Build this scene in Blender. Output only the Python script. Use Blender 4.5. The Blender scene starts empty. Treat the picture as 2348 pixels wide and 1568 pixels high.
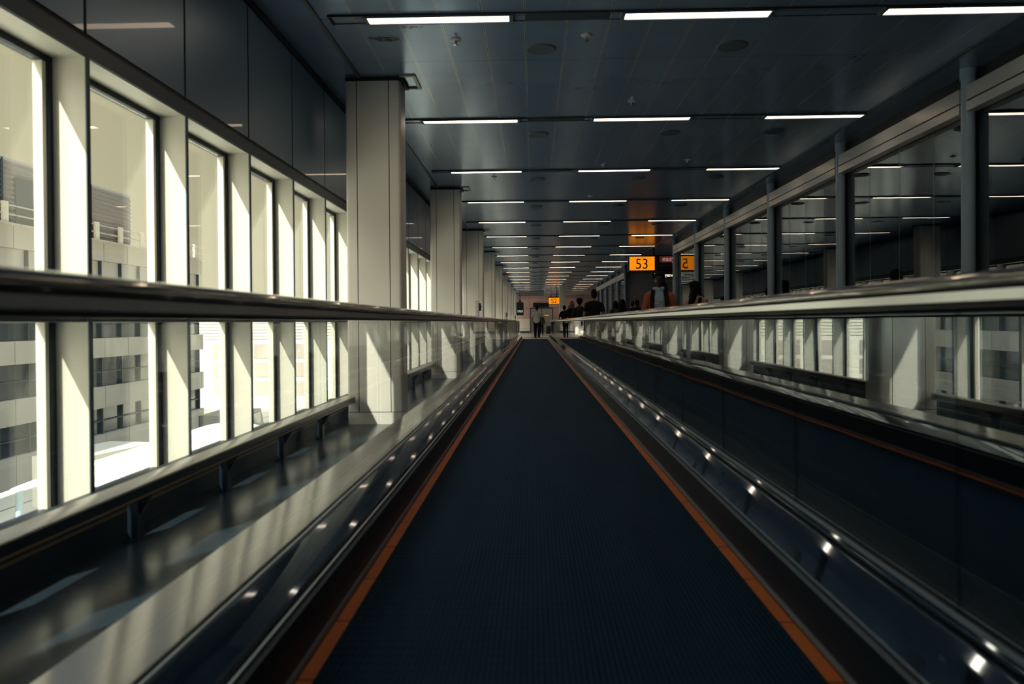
import bpy, bmesh, math, random
from mathutils import Vector, Matrix
random.seed(7)
sc = bpy.context.scene
COL = sc.collection
R = math.radians
PI = math.pi
W, H = 2348, 1568
F = 1780.0
CAMZ = 0.94
CEIL = 3.23
BAY = 5.92
ROW = 2.96
FIN = BAY / 6
END = 66.0
BACK = -9.0

# ------------------------------------------------------------------ materials
MATS = {}
def mat(name, base, rough=0.5, metal=0.0, spec=0.5, emit=None, estr=0.0, coat=0.0):
    m = bpy.data.materials.new(name); m.use_nodes = True
    b = m.node_tree.nodes['Principled BSDF']
    b.inputs['Base Color'].default_value = (*base, 1)
    b.inputs['Roughness'].default_value = rough
    b.inputs['Metallic'].default_value = metal
    b.inputs['Specular IOR Level'].default_value = spec
    b.inputs['Coat Weight'].default_value = coat
    if emit:
        b.inputs['Emission Color'].default_value = (*emit, 1)
        b.inputs['Emission Strength'].default_value = estr
    MATS[name] = m
    return m

class NT:
    """short hand for node wiring"""
    def __init__(s, m):
        s.t = m.node_tree; s.n = s.t.nodes; s.l = s.t.links
        s.b = s.n.get('Principled BSDF')
    def new(s, ty, **kw):
        n = s.n.new(ty)
        for k, v in kw.items(): setattr(n, k, v)
        return n
    def link(s, a, b): s.l.new(a, b)
    def val(s, x, sock):
        if isinstance(x, (int, float)): sock.default_value = x
        else: s.link(x, sock)
    def math(s, op, a, b=0.0, c=0.0):
        n = s.new('ShaderNodeMath', operation=op)
        s.val(a, n.inputs[0]); s.val(b, n.inputs[1]); s.val(c, n.inputs[2])
        return n.outputs[0]
    def xyz(s):
        tc = s.new('ShaderNodeTexCoord'); sp = s.new('ShaderNodeSeparateXYZ')
        s.link(tc.outputs['Object'], sp.inputs[0]); s.tc = tc
        return sp.outputs
    def mixc(s, fac, c1, c2):
        n = s.new('ShaderNodeMix', data_type='RGBA')
        s.val(fac, n.inputs[0])
        for c, i in ((c1, 6), (c2, 7)):
            if isinstance(c, tuple): n.inputs[i].default_value = (*c, 1)
            else: s.link(c, n.inputs[i])
        return n.outputs[2]
    def noise(s, scale, detail=3, vec=None, rough=0.5):
        n = s.new('ShaderNodeTexNoise'); n.inputs['Scale'].default_value = scale
        n.inputs['Detail'].default_value = detail; n.inputs['Roughness'].default_value = rough
        if vec is not None: s.link(vec, n.inputs['Vector'])
        return n.outputs['Fac']
    def mapping(s, scale, src=None):
        mp = s.new('ShaderNodeMapping'); mp.inputs['Scale'].default_value = scale
        s.link(src or s.tc.outputs['Object'], mp.inputs['Vector'])
        return mp.outputs[0]
    def bump(s, h, strength, dist=0.01):
        n = s.new('ShaderNodeBump'); n.inputs['Strength'].default_value = strength
        n.inputs['Distance'].default_value = dist
        s.link(h, n.inputs['Height'])
        return n.outputs[0]
    def line(s, x, period, offset, width):
        """1 inside a line of the given width repeated every period"""
        a = s.math('ADD', x, -offset + period * 1000.5)
        a = s.math('MODULO', a, period)
        a = s.math('SUBTRACT', a, period / 2)
        a = s.math('ABSOLUTE', a)
        return s.math('LESS_THAN', a, width / 2)

def glass_mat(name, tint, ior, wave=0.0, wscale=(0.6, 1.4, 0.25), rough=0.0):
    m = bpy.data.materials.new(name); m.use_nodes = True
    t = NT(m); t.n.remove(t.b)
    out = t.n['Material Output']
    tr = t.new('ShaderNodeBsdfTransparent'); tr.inputs[0].default_value = (*tint, 1)
    gl = t.new('ShaderNodeBsdfGlossy'); gl.inputs['Roughness'].default_value = rough
    geo = t.new('ShaderNodeNewGeometry'); fr = t.new('ShaderNodeFresnel')
    # the back face of the pane is reached without refraction, so its ratio is inverted back
    i = t.math('MULTIPLY_ADD', geo.outputs['Backfacing'], 1.0 / ior - ior, ior)
    t.link(i, fr.inputs['IOR'])
    if wave:
        t.xyz()
        nz = t.noise(1.0, 2, t.mapping(wscale))
        bp = t.bump(nz, 1.0, wave)
        t.link(bp, gl.inputs['Normal']); t.link(bp, fr.inputs['Normal'])
    mx = t.new('ShaderNodeMixShader')
    t.link(fr.outputs[0], mx.inputs[0]); t.link(tr.outputs[0], mx.inputs[1]); t.link(gl.outputs[0], mx.inputs[2])
    t.link(mx.outputs[0], out.inputs['Surface'])
    MATS[name] = m
    return m

def noisy(m, scale, c1, c2, vec=(1, 1, 1), bump=0.0, rough=None, dist=0.01):
    t = NT(m); t.xyz()
    f = t.noise(scale, 4, t.mapping(vec))
    t.link(t.mixc(f, c1, c2), t.b.inputs['Base Color'])
    if bump: t.link(t.bump(f, bump, dist), t.b.inputs['Normal'])
    if rough:
        r = t.math('MULTIPLY_ADD', f, rough[1] - rough[0], rough[0])
        t.link(r, t.b.inputs['Roughness'])
    return m

M_white = mat('white_powder_coat', (.74, .74, .68), .45)
noisy(M_white, 3, (.56, .555, .50), (.51, .51, .465))
M_col = mat('column_cladding', (.56, .56, .53), .42)
noisy(M_col, 2.0, (.84, .82, .76), (.79, .78, .73), (1, 1, .4))
M_gap = mat('dark_gap', (.008, .012, .018), .6)
M_frame = mat('dark_frame', (.007, .016, .032), .45, 0, .3)
M_header = mat('header_grey', (.045, .075, .105), .45)
M_panel = mat('wall_panel_enamel', (.075, .13, .185), .30, coat=.2)
noisy(M_panel, 1.0, (.165, .25, .345), (.175, .26, .355), rough=(.34, .40)); M_panel.node_tree.nodes['Principled BSDF'].inputs['Metallic'].default_value = .55
M_steel = mat('brushed_steel', (.50, .54, .58), .16, 1.0)
noisy(M_steel, 5, (.46, .51, .56), (.55, .58, .61), (6, .3, 6), rough=(.12, .22))
M_deck = mat('polished_deck_steel', (.30, .36, .43), .08, 1.0)
noisy(M_deck, 1.2, (.155, .21, .275), (.185, .24, .305), (1, .35, 1), bump=.3, rough=(.03, .045), dist=.008)
M_odeck = mat('outer_deck_steel', (.50, .48, .45), .10, .22)
noisy(M_odeck, 1, (.36, .34, .325), (.39, .37, .35), (4, .4, 1), rough=(.10, .14))
M_alu = mat('handrail_aluminium', (.70, .74, .78), .20, 1.0)
M_line = mat('aluminium_trim', (.26, .34, .43), .30, .45)
M_rubber = mat('black_rubber', (.008, .012, .020), .16, 0, .8, coat=1.0)
M_skirt = mat('dark_skirt', (.004, .010, .020), .40, .1, .3)
M_brush = mat('brush_strip', (.16, .20, .25), .5, .4)
M_post = mat('post_paint', (.27, .37, .48), .35)
M_beam = mat('beam_paint', (.34, .36, .38), .35, 0, .5)
M_lightbox = mat('fixture_housing', (.05, .08, .11), .5)
M_diff = mat('lit_diffuser', (.9, .85, .75), .4, emit=(1, .75, .52), estr=6.8)
M_black = mat('black_plastic', (.006, .009, .014), .4)
M_amber = mat('amber_sign_face', (.25, .07, .004), .5, emit=(1, .265, .002), estr=.76)
M_amber_dk = mat('sign_digits', (.01, .006, .004), .5)
M_redpanel = mat('dark_red_panel', (.10, .028, .022), .5, emit=(.35, .07, .045), estr=.12)
M_pinktext = mat('pale_red_letters', (.5, .3, .27), .5, emit=(.8, .42, .36), estr=.28)
M_whitetext = mat('lit_white_letters', (.8, .7, .6), .5, emit=(1, .8, .6), estr=.75)
M_greytext = mat('grey_letters', (.12, .13, .15), .5)
M_screen = mat('screen', (.004, .008, .012), .2)
M_screentext = mat('screen_digits', (.8, .9, .9), .5, emit=(.75, .9, .95), estr=.7)
M_red = mat('red_paint', (.60, .06, .035), .4)
M_pedestal = mat('pedestal_white', (.55, .54, .50), .4)
M_rail = mat('guard_rail_dark', (.005, .012, .025), .42, 0, .3)
M_railtop = mat('guard_rail_top', (.56, .53, .49), .28, .3)
M_railstripe = mat('guard_rail_stripe', (.22, .14, .06), .4)
M_doorgrey = mat('door_grey', (.36, .34, .37), .45)
M_gatewall = mat('gate_wall', (.38, .38, .46), .5)
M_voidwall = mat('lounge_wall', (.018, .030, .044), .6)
M_bluefr = mat('door_frame_blue', (.02, .05, .085), .35)
M_pale = mat('pale_wall', (.6, .6, .57), .5)
M_cream = mat('cream_paint', (.72, .68, .58), .45)

M_orange = mat('orange_stripe', (.55, .13, .018), .55)
t = NT(M_orange); x, y, z = t.xyz()
ln = t.line(y, .4, 0, .012)
nz = t.noise(9, 3)
c = t.mixc(nz, (.60, .15, .02), (.48, .11, .016))
t.link(t.mixc(ln, c, (.10, .03, .01)), t.b.inputs['Base Color'])

M_belt = mat('ribbed_belt', (.03, .06, .09), .7, .0, .04)
t = NT(M_belt); x, y, z = t.xyz()
rib = t.math('SINE', t.math('MULTIPLY', x, 2 * PI / .016))
rib2 = t.math('SINE', t.math('MULTIPLY', y, 2 * PI / .05))
nz = t.noise(1.0, 3, t.mapping((6, .5, 1)))
joint = t.line(y, .4, 0, .008)
c = t.mixc(nz, (.004, .021, .046), (.008, .032, .062))
t.link(t.mixc(joint, c, (.012, .03, .05)), t.b.inputs['Base Color'])
hgt = t.math('ADD', t.math('MULTIPLY', rib, .6), t.math('MULTIPLY', rib2, .35))
t.link(t.bump(hgt, .35, .004), t.b.inputs['Normal'])

M_floor = mat('dark_terrazzo', (.05, .075, .10), .22, 0, .5)
t = NT(M_floor); x, y, z = t.xyz()
nz = t.noise(40, 3); n2 = t.noise(2.0, 4)
c = t.mixc(nz, (.014, .025, .040), (.022, .036, .052))
jl = t.math('MAXIMUM', t.line(x, .6, .1, .004), t.line(y, .6, .1, .004))
c = t.mixc(t.math('GREATER_THAN', y, 48.0), c, (.60, .56, .52))          # paler colour in the end hall
t.link(t.mixc(jl, c, (.02, .03, .04)), t.b.inputs['Base Color'])
t.link(t.math('MULTIPLY_ADD', n2, .16, .15), t.b.inputs['Roughness'])
t.link(t.bump(n2, .15, .01), t.b.inputs['Normal'])

M_floorlight = mat('pale_landing', (.66, .62, .57), .3)

M_ceil = mat('ceiling_panels', (.07, .12, .17), .28, .60, .5)
t = NT(M_ceil); x, y, z = t.xyz()
lx = t.line(x, .3214, -.047, .014)
lx2 = t.line(x, .3214, -.047, .005)
yy = t.line(y, ROW / 3, 5.83 - 1.0, .006)
inx = t.math('MULTIPLY', t.math('GREATER_THAN', x, -1.60), t.math('LESS_THAN', x, 3.70))
lx = t.math('MULTIPLY', lx, inx); lx2 = t.math('MULTIPLY', lx2, inx); yy = t.math('MULTIPLY', yy, inx)
# smears of dirt stretched across each row
sm = t.noise(1.0, 4, t.mapping((1.2, 5, 1)), .6)
sm = t.math('SMOOTH_MAX', t.math('MULTIPLY_ADD', sm, 2.2, -1.0), 0, .1)
base = t.mixc(t.noise(.9, 2, t.mapping((3.1, 1, 1))), (.235, .36, .56), (.27, .40, .60))
base = t.mixc(t.math('MULTIPLY', sm, .22), base, (.12, .19, .28))
# mould stains beside the first light row
def blot(cx, cy, rx, ry):
    a = t.math('POWER', t.math('DIVIDE', t.math('SUBTRACT', x, cx), rx), 2)
    b = t.math('POWER', t.math('DIVIDE', t.math('SUBTRACT', y, cy), ry), 2)
    return t.math('SUBTRACT', 1.0, t.math('ADD', a, b))
sp = t.noise(1.0, 6, t.mapping((26, 40, 1)), .75)
bl = t.math('MAXIMUM', blot(-1.18, 6.24, .17, .10), blot(-.93, 6.00, .13, .045))
st = t.math('GREATER_THAN', t.math('ADD', sp, t.math('MULTIPLY', bl, .22)), .66)
st = t.math('MULTIPLY', st, t.math('GREATER_THAN', bl, 0))
base = t.mixc(st, base, (.012, .014, .016))
base = t.mixc(lx, base, (.66, .72, .78))
base = t.mixc(lx2, base, (.05, .08, .12))
base = t.mixc(yy, base, (.07, .12, .18))
t.link(base, t.b.inputs['Base Color'])
n3 = t.noise(1.0, 3, t.mapping((2, 3, 1)))
t.link(t.math('MULTIPLY_ADD', n3, .06, .19), t.b.inputs['Roughness'])
t.link(t.bump(n3, .05, .006), t.b.inputs['Normal'])

M_endwall = mat('pink_grey_wall', (.40, .27, .26), .5)
t = NT(M_endwall); x, y, z = t.xyz()
jl = t.math('MAXIMUM', t.line(x, 1.5, -.33, .02), t.line(z, .86, .40, .02))
base = t.mixc(t.noise(1.5, 2), (.64, .40, .37), (.57, .37, .355))
low = t.math('LESS_THAN', z, 1.26)
base = t.mixc(low, base, (.70, .64, .58))  # cream lower part puts the light on the wall into its colour
t.link(t.mixc(jl, base, (.10, .08, .09)), t.b.inputs['Base Color'])

G_bal = glass_mat('balustrade_glass', (.97, .98, .98), 1.28, wave=.003, wscale=(1, .7, .6))
G_balr = glass_mat('coated_balustrade_glass', (.62, .70, .76), 3.0, wave=.0035, wscale=(1, .6, .6))
G_win = glass_mat('window_glass', (.95, .955, .93), 1.5)
G_wall = glass_mat('partition_glass', (.58, .66, .72), 2.1, wave=.0012, wscale=(1, .7, .7))

# ------------------------------------------------------------------ mesh helpers
class MB:
    def __init__(s): s.v = []; s.f = []; s.m = []
    def add(s, vs, fs, mi=0):
        o = len(s.v); s.v += [tuple(q) for q in vs]
        s.f += [tuple(i + o for i in f) for f in fs]; s.m += [mi] * len(fs)
        return s
    def box(s, x0, x1, y0, y1, z0, z1, mi=0):
        vs = [(x, y, z) for x in (x0, x1) for y in (y0, y1) for z in (z0, z1)]
        return s.add(vs, [(0, 1, 3, 2), (4, 6, 7, 5), (0, 4, 5, 1), (2, 3, 7, 6), (0, 2, 6, 4), (1, 5, 7, 3)], mi)
    def rbox(s, x0, x1, y0, y1, z0, z1, b, mi=0):
        """box with its edges chamfered by b"""
        bm = bmesh.new()
        bmesh.ops.create_cube(bm, size=1)
        for v in bm.verts:
            v.co = Vector(((x0 + x1) / 2 + v.co.x * (x1 - x0), (y0 + y1) / 2 + v.co.y * (y1 - y0), (z0 + z1) / 2 + v.co.z * (z1 - z0)))
        bmesh.ops.bevel(bm, geom=bm.edges[:], offset=b, segments=2, affect='EDGES', profile=.5)
        bm.verts.index_update()
        s.add([v.co for v in bm.verts], [tuple(v.index for v in f.verts) for f in bm.faces], mi)
        bm.free(); return s
    def prism_y(s, prof, y0, y1, mi=0):
        """closed (x,z) outline carried from y0 to y1"""
        n = len(prof)
        vs = [(x, y0, z) for x, z in prof] + [(x, y1, z) for x, z in prof]
        fs = [(i, (i + 1) % n, n + (i + 1) % n, n + i) for i in range(n)]
        fs += [tuple(range(n))[::-1], tuple(range(n, 2 * n))]
        return s.add(vs, fs, mi)
    def prism_z(s, prof, z0, z1, mi=0):
        n = len(prof)
        vs = [(x, y, z0) for x, y in prof] + [(x, y, z1) for x, y in prof]
        fs = [(i, (i + 1) % n, n + (i + 1) % n, n + i) for i in range(n)]
        fs += [tuple(range(n))[::-1], tuple(range(n, 2 * n))]
        return s.add(vs, fs, mi)
    def cyl(s, p0, p1, r0, r1=None, n=20, mi=0):
        p0, p1 = Vector(p0), Vector(p1); r1 = r0 if r1 is None else r1
        d = (p1 - p0).normalized()
        a = d.orthogonal().normalized(); b = d.cross(a)
        vs = []
        for p, r in ((p0, r0), (p1, r1)):
            for i in range(n):
                q = 2 * PI * i / n
                vs.append(p + (a * math.cos(q) + b * math.sin(q)) * r)
        fs = [(i, (i + 1) % n, n + (i + 1) % n, n + i) for i in range(n)] + [tuple(range(n))[::-1], tuple(range(n, 2 * n))]
        return s.add(vs, fs, mi)
    def lathe(s, c, prof, n=28, mi=0):
        """(r,z) outline turned about the vertical through c"""
        c = Vector(c); k = len(prof); vs = []
        for r, z in prof:
            for i in range(n):
                q = 2 * PI * i / n
                vs.append(c + Vector((r * math.cos(q), r * math.sin(q), z)))
        fs = []
        for j in range(k - 1):
            for i in range(n):
                fs.append((j * n + i, j * n + (i + 1) % n, (j + 1) * n + (i + 1) % n, (j + 1) * n + i))
        fs += [tuple(range(n))[::-1], tuple(range((k - 1) * n, k * n))]
        return s.add(vs, fs, mi)
    def sweep(s, prof, path, mi=0):
        """(a,b) outline carried along a path in a plane of constant x: a is across (x), b is the path's normal"""
        n = len(prof); vs = []; k = len(path)
        for j, p in enumerate(path):
            p = Vector(p)
            d = (Vector(path[min(j + 1, k - 1)]) - Vector(path[max(j - 1, 0)])).normalized()
            nn = Vector((1, 0, 0)).cross(d)
            for a, b in prof: vs.append(p + Vector((a, 0, 0)) + nn * b)
        fs = []
        for j in range(k - 1):
            for i in range(n):
                fs.append((j * n + i, j * n + (i + 1) % n, (j + 1) * n + (i + 1) % n, (j + 1) * n + i))
        fs += [tuple(range(n))[::-1], tuple(range((k - 1) * n, k * n))]
        return s.add(vs, fs, mi)
    def loft(s, pts, radii, side=(1, 0, 0), n=14, mi=0):
        """a limb: elliptical rings (r along side, r across) with closed round ends"""
        side = Vector(side); pts = [Vector(p) for p in pts]; k = len(pts); vs = []
        rr = [(q, q) if isinstance(q, (int, float)) else q for q in radii]
        rings = []
        def frame(j):
            d = (pts[min(j + 1, k - 1)] - pts[max(j - 1, 0)]).normalized()
            a = (side - d * side.dot(d)).normalized(); b = d.cross(a)
            return d, a, b
        d, a, b = frame(0)
        for q in (.35, .75): rings.append((pts[0] - d * min(rr[0]) * math.sqrt(1 - q * q) * .9, a, b, rr[0][0] * q, rr[0][1] * q))
        for j in range(k):
            d, a, b = frame(j); rings.append((pts[j], a, b, *rr[j]))
        d, a, b = frame(k - 1)
        for q in (.75, .35): rings.append((pts[-1] + d * min(rr[-1]) * math.sqrt(1 - q * q) * .9, a, b, rr[-1][0] * q, rr[-1][1] * q))
        for p, a, b, ra, rb in rings:
            for i in range(n):
                q = 2 * PI * i / n
                vs.append(p + a * (math.cos(q) * ra) + b * (math.sin(q) * rb))
        K = len(rings); fs = []
        for j in range(K - 1):
            for i in range(n):
                fs.append((j * n + i, j * n + (i + 1) % n, (j + 1) * n + (i + 1) % n, (j + 1) * n + i))
        fs += [tuple(range(n))[::-1], tuple(range((K - 1) * n, K * n))]
        return s.add(vs, fs, mi)
    def ball(s, c, r, n=14, mi=0, rot=None):
        c = Vector(c); r = (r, r, r) if isinstance(r, (int, float)) else r
        bm = bmesh.new(); bmesh.ops.create_uvsphere(bm, u_segments=n, v_segments=max(8, n * 2 // 3), radius=1)
        bm.verts.index_update()
        vs = []
        for v in bm.verts:
            q = Vector((v.co.x * r[0], v.co.y * r[1], v.co.z * r[2]))
            if rot: q = rot @ q
            vs.append(c + q)
        s.add(vs, [tuple(v.index for v in f.verts) for f in bm.faces], mi); bm.free(); return s

def mesh(name, mb, mats, smooth=False):
    me = bpy.data.meshes.new(name)
    me.from_pydata(mb.v, [], mb.f)
    if not isinstance(mats, (list, tuple)): mats = [mats]
    for m in mats: me.materials.append(m)
    for p, mi in zip(me.polygons, mb.m): p.material_index = mi
    bm = bmesh.new(); bm.from_mesh(me); bmesh.ops.recalc_face_normals(bm, faces=bm.faces[:]); bm.to_mesh(me); bm.free()
    if smooth:
        try: me.shade_auto_smooth
        except AttributeError: pass
        for p in me.polygons: p.use_smooth = True
        if smooth != 'full':
            me.set_sharp_from_angle(angle=R(40))
    me.update()
    return me

def obj(name, mb, mats, parent=None, smooth=False):
    """links the collected shapes as ONE mesh object; coordinates are the world's"""
    o = bpy.data.objects.new(name, mesh(name, mb, mats, smooth)); COL.objects.link(o)
    if parent is not None:
        o.parent = parent
        o.matrix_parent_inverse = (Matrix.Translation(parent['_at']) if '_at' in parent else Matrix.Identity(4)).inverted()
    return o

def tag(o, label=None, cat=None, group=None, kind=None):
    if label: o['label'] = label
    if cat: o['category'] = cat
    if group: o['group'] = group
    if kind: o['kind'] = kind
    return o

EMPTIES = []
def thing(name, label, cat, loc, group=None, kind=None):
    o = bpy.data.objects.new(name, None); COL.objects.link(o)
    o.empty_display_size = .1; o.location = loc; o['_at'] = [float(q) for q in loc]
    EMPTIES.append(o)
    return tag(o, label, cat, group, kind)

def struct(name, mb, mats, smooth=False, parent=None):
    o = obj(name, mb, mats, parent, smooth)
    if parent is None: o['kind'] = 'structure'
    return o

def dup(root, dx=0, dy=0, dz=0, label=None, group=None):
    r = root.copy(); COL.objects.link(r)
    r.location = root.location + Vector((dx, dy, dz))
    if label: r['label'] = label
    if group: r['group'] = group
    for ch in list(root.children):
        c = ch.copy(); COL.objects.link(c); c.parent = r; c.matrix_parent_inverse = ch.matrix_parent_inverse
        for g in list(ch.children):
            d = g.copy(); COL.objects.link(d); d.parent = c; d.matrix_parent_inverse = g.matrix_parent_inverse
    return r

def text(name, body, size, loc, m, parent=None, align='CENTER', ext=.002, rotz=0, sx=1.0, bold=0.0, font_shear=0.0):
    cu = bpy.data.curves.new(name, 'FONT'); cu.body = body; cu.size = size
    cu.align_x = align; cu.align_y = 'CENTER'; cu.extrude = ext; cu.offset = bold; cu.shear = font_shear
    cu.materials.append(m)
    f = bpy.data.objects.new(name, cu); COL.objects.link(f)
    bpy.context.view_layer.update()
    me = bpy.data.meshes.new_from_object(f.evaluated_get(bpy.context.evaluated_depsgraph_get()))
    ys = [v.co.y for v in me.vertices]
    if all(ch.isdigit() for ch in body):
        for v in me.vertices: v.co.y -= (max(ys) + min(ys)) / 2
    bpy.data.objects.remove(f); bpy.data.curves.remove(cu)
    me.name = name
    o = bpy.data.objects.new(name, me); COL.objects.link(o)
    o.location = loc; o.rotation_euler = (PI / 2, 0, rotz); o.scale = (sx, 1, 1)
    if parent is not None:
        o.parent = parent
        o.matrix_parent_inverse = (Matrix.Translation(parent['_at']) if '_at' in parent else Matrix.Identity(4)).inverted()
    return o

ORD = ['first', 'second', 'third', 'fourth', 'fifth', 'sixth', 'seventh', 'eighth', 'ninth', 'tenth', 'eleventh', 'twelfth',
       'thirteenth', 'fourteenth', 'fifteenth', 'sixteenth', 'seventeenth', 'eighteenth', 'nineteenth', 'twentieth', 'twenty-first', 'twenty-second', 'twenty-third']

# ------------------------------------------------------------------ camera
FH = CAMZ
yaw = math.atan(49 / F); pit = math.atan(15 / F); rol = .0075
fwd = Vector((-math.sin(yaw) * math.cos(pit), math.cos(yaw) * math.cos(pit), -math.sin(pit)))
rgt = Vector((math.cos(yaw), math.sin(yaw), 0))
upv = rgt.cross(fwd)
r2 = rgt * math.cos(rol) - upv * math.sin(rol)
u2 = upv * math.cos(rol) + rgt * math.sin(rol)
cd = bpy.data.cameras.new('camera'); cam = bpy.data.objects.new('camera', cd); COL.objects.link(cam)
m = Matrix.Identity(4)
for i in range(3):
    m[i][0] = r2[i]; m[i][1] = u2[i]; m[i][2] = -fwd[i]
m[0][3], m[1][3], m[2][3] = 0, 0, CAMZ
cam.matrix_world = m
cd.sensor_width = 36; cd.lens = F / W * 36; cd.shift_y = -30 / W
cd.clip_start = .02; cd.clip_end = 400
cd.dof.use_dof = True; cd.dof.focus_distance = 22.0
cd.dof.aperture_fstop = (cd.lens / 1000) / .0095
sc.camera = cam

# ------------------------------------------------------------------ light
wd = bpy.data.worlds.new('sky'); sc.world = wd; wd.use_nodes = True
t = NT(wd); bg = t.n['Background']
tc = t.new('ShaderNodeTexCoord'); sp = t.new('ShaderNodeSeparateXYZ'); t.link(tc.outputs['Generated'], sp.inputs[0])
rp = t.new('ShaderNodeValToRGB'); t.link(sp.outputs[2], rp.inputs[0])
el = rp.color_ramp.elements
el[0].position = 0.0; el[0].color = (.50, .465, .31, 1)
el[1].position = 1.0; el[1].color = (.22, .40, .66, 1)
e = el.new(.35); e.color = (.43, .395, .265, 1)
e = el.new(.52); e.color = (.34, .46, .62, 1)
SUN = Vector((1, 2.07, -2.0)).normalized()
vd = t.new('ShaderNodeVectorMath', operation='DOT_PRODUCT'); t.link(tc.outputs['Generated'], vd.inputs[0]); vd.inputs[1].default_value = -SUN
gl_ = t.math('POWER', t.math('MAXIMUM', vd.outputs['Value'], 0), 5)          # hazy brightening of the sky around the sun
ad = t.new('ShaderNodeMix', data_type='RGBA', blend_type='ADD'); ad.inputs[0].default_value = 1
gc = t.mixc(gl_, (0, 0, 0), (5.6, 5.2, 3.9))
t.link(rp.outputs[0], ad.inputs[6]); t.link(gc, ad.inputs[7])
t.link(ad.outputs[2], bg.inputs['Color']); bg.inputs['Strength'].default_value = 1.0

sd = bpy.data.lights.new('sun', 'SUN'); sd.energy = 8.8; sd.angle = R(.6); sd.color = (1, .96, .80)
so = bpy.data.objects.new('sun', sd); COL.objects.link(so)
so.rotation_euler = SUN.to_track_quat('-Z', 'Y').to_euler()
so.location = (-30, -60, 60)

sc.view_settings.view_transform = 'Standard'; sc.view_settings.look = 'None'
sc.view_settings.exposure = 0.45; sc.view_settings.gamma = 1.0; sc.view_settings.use_curve_mapping = False
sc.cycles.transparent_max_bounces = 24
sc.cycles.max_bounces = 10
sc.cycles.diffuse_bounces = 4
sc.cycles.glossy_bounces = 6
sc.cycles.sample_clamp_indirect = 6

# ------------------------------------------------------------------ shell
XW = -1.97           # inner face of the window wall
XG = -2.12           # glazing plane
XR = 4.0             # right glass partition
HDR = 2.13           # underside of the window header
struct('floor', MB().box(-2.3, 8.2, BACK, END + .2, -.25, 0), M_floor)
struct('ceiling', MB().box(-2.3, 8.2, BACK, END + .2, CEIL, CEIL + .2), M_ceil)
struct('trim_1', MB().box(-1.615, -1.585, BACK, END, CEIL - .012, CEIL - .0005), M_header)       # edge bead of the tile field
struct('trim_2', MB().box(3.70, 3.73, BACK, END, CEIL - .012, CEIL - .0005), M_header)

NWIN = 76
Y0F = 3.388 - FIN * 12          # first fin
wl = MB()
wl.box(XG - .045, XW - .006, BACK, END, HDR, CEIL, 1)                       # backing behind the panels
k = 0
for i in range(NWIN):
    ya = Y0F + i * FIN
    if ya + FIN > END: break
    wl.box(XW - .02, XW, ya + .012, ya + FIN - .012, HDR + .105, CEIL - .075, 0)
wl.box(XW - .02, XW + .004, BACK, END, HDR, HDR + .078, 2)
wl.box(XW - .02, XW + .006, BACK, END, CEIL - .06, CEIL - .0005, 1)
struct('wall_left', wl, [M_panel, M_gap, M_header])
struct('baseboard_left', MB().box(XG - .02, XW, BACK, END, 0, .10), M_header)

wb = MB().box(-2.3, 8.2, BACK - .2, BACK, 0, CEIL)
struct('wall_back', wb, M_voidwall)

# windows: one per bay of the wall, each with its white fin
def make_window():
    w = thing('window_1', None, None, (XG, Y0F, 0), kind='structure')
    a, b = Y0F, Y0F + FIN
    obj('fin', MB().rbox(XG, XW - .002, a, a + .026, .10, HDR, .003), M_white, w)
    obj('fin_cap', MB().box(XW - .002, XW + .003, a - .002, a + .028, .10, HDR), M_header, w)
    fr = MB()
    fr.box(XG - .05, XG, a + .026, a + .060, .10, HDR)
    fr.box(XG - .05, XG, b - .040, b, .10, HDR)
    fr.box(XG - .05, XG, a + .060, b - .040, HDR - .035, HDR)
    fr.box(XG - .05, XG, a + .060, b - .040, .10, .14)
    obj('frame', fr, M_frame, w)
    obj('jamb_bead', MB().box(XG - .045, XG - .004, b - .068, b - .041, .141, HDR - .036), M_white, w)
    tr = MB().rbox(XG - .05, XW - .004, a + .027, b - .001, .955, 1.035, .004)
    obj('transom_shelf', tr, M_header, w)
    obj('glass_pane', MB().box(XG - .034, XG - .022, a + .061, b - .069, 1.036, HDR - .036), G_win, w)
    obj('glass_pane', MB().box(XG - .034, XG - .022, a + .061, b - .069, .141, .954), G_win, w)
    obj('soffit', MB().box(XG, XW - .004, a + .027, b - .001, HDR - .004, HDR - .0005), M_white, w)
    return w
win = make_window()
for i in range(1, NWIN):
    if Y0F + (i + 1) * FIN > END - .1: break
    w = dup(win, dy=i * FIN); w.name = 'window_%d' % (i + 1)

pn = MB().box(XW + .001, -1.850, BACK, END, 0, .20)
struct('baseboard_window', pn, M_rail)
struct('trim_window', MB().box(-1.8495, -1.845, BACK, END, .100, .112), M_railstripe)

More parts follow.
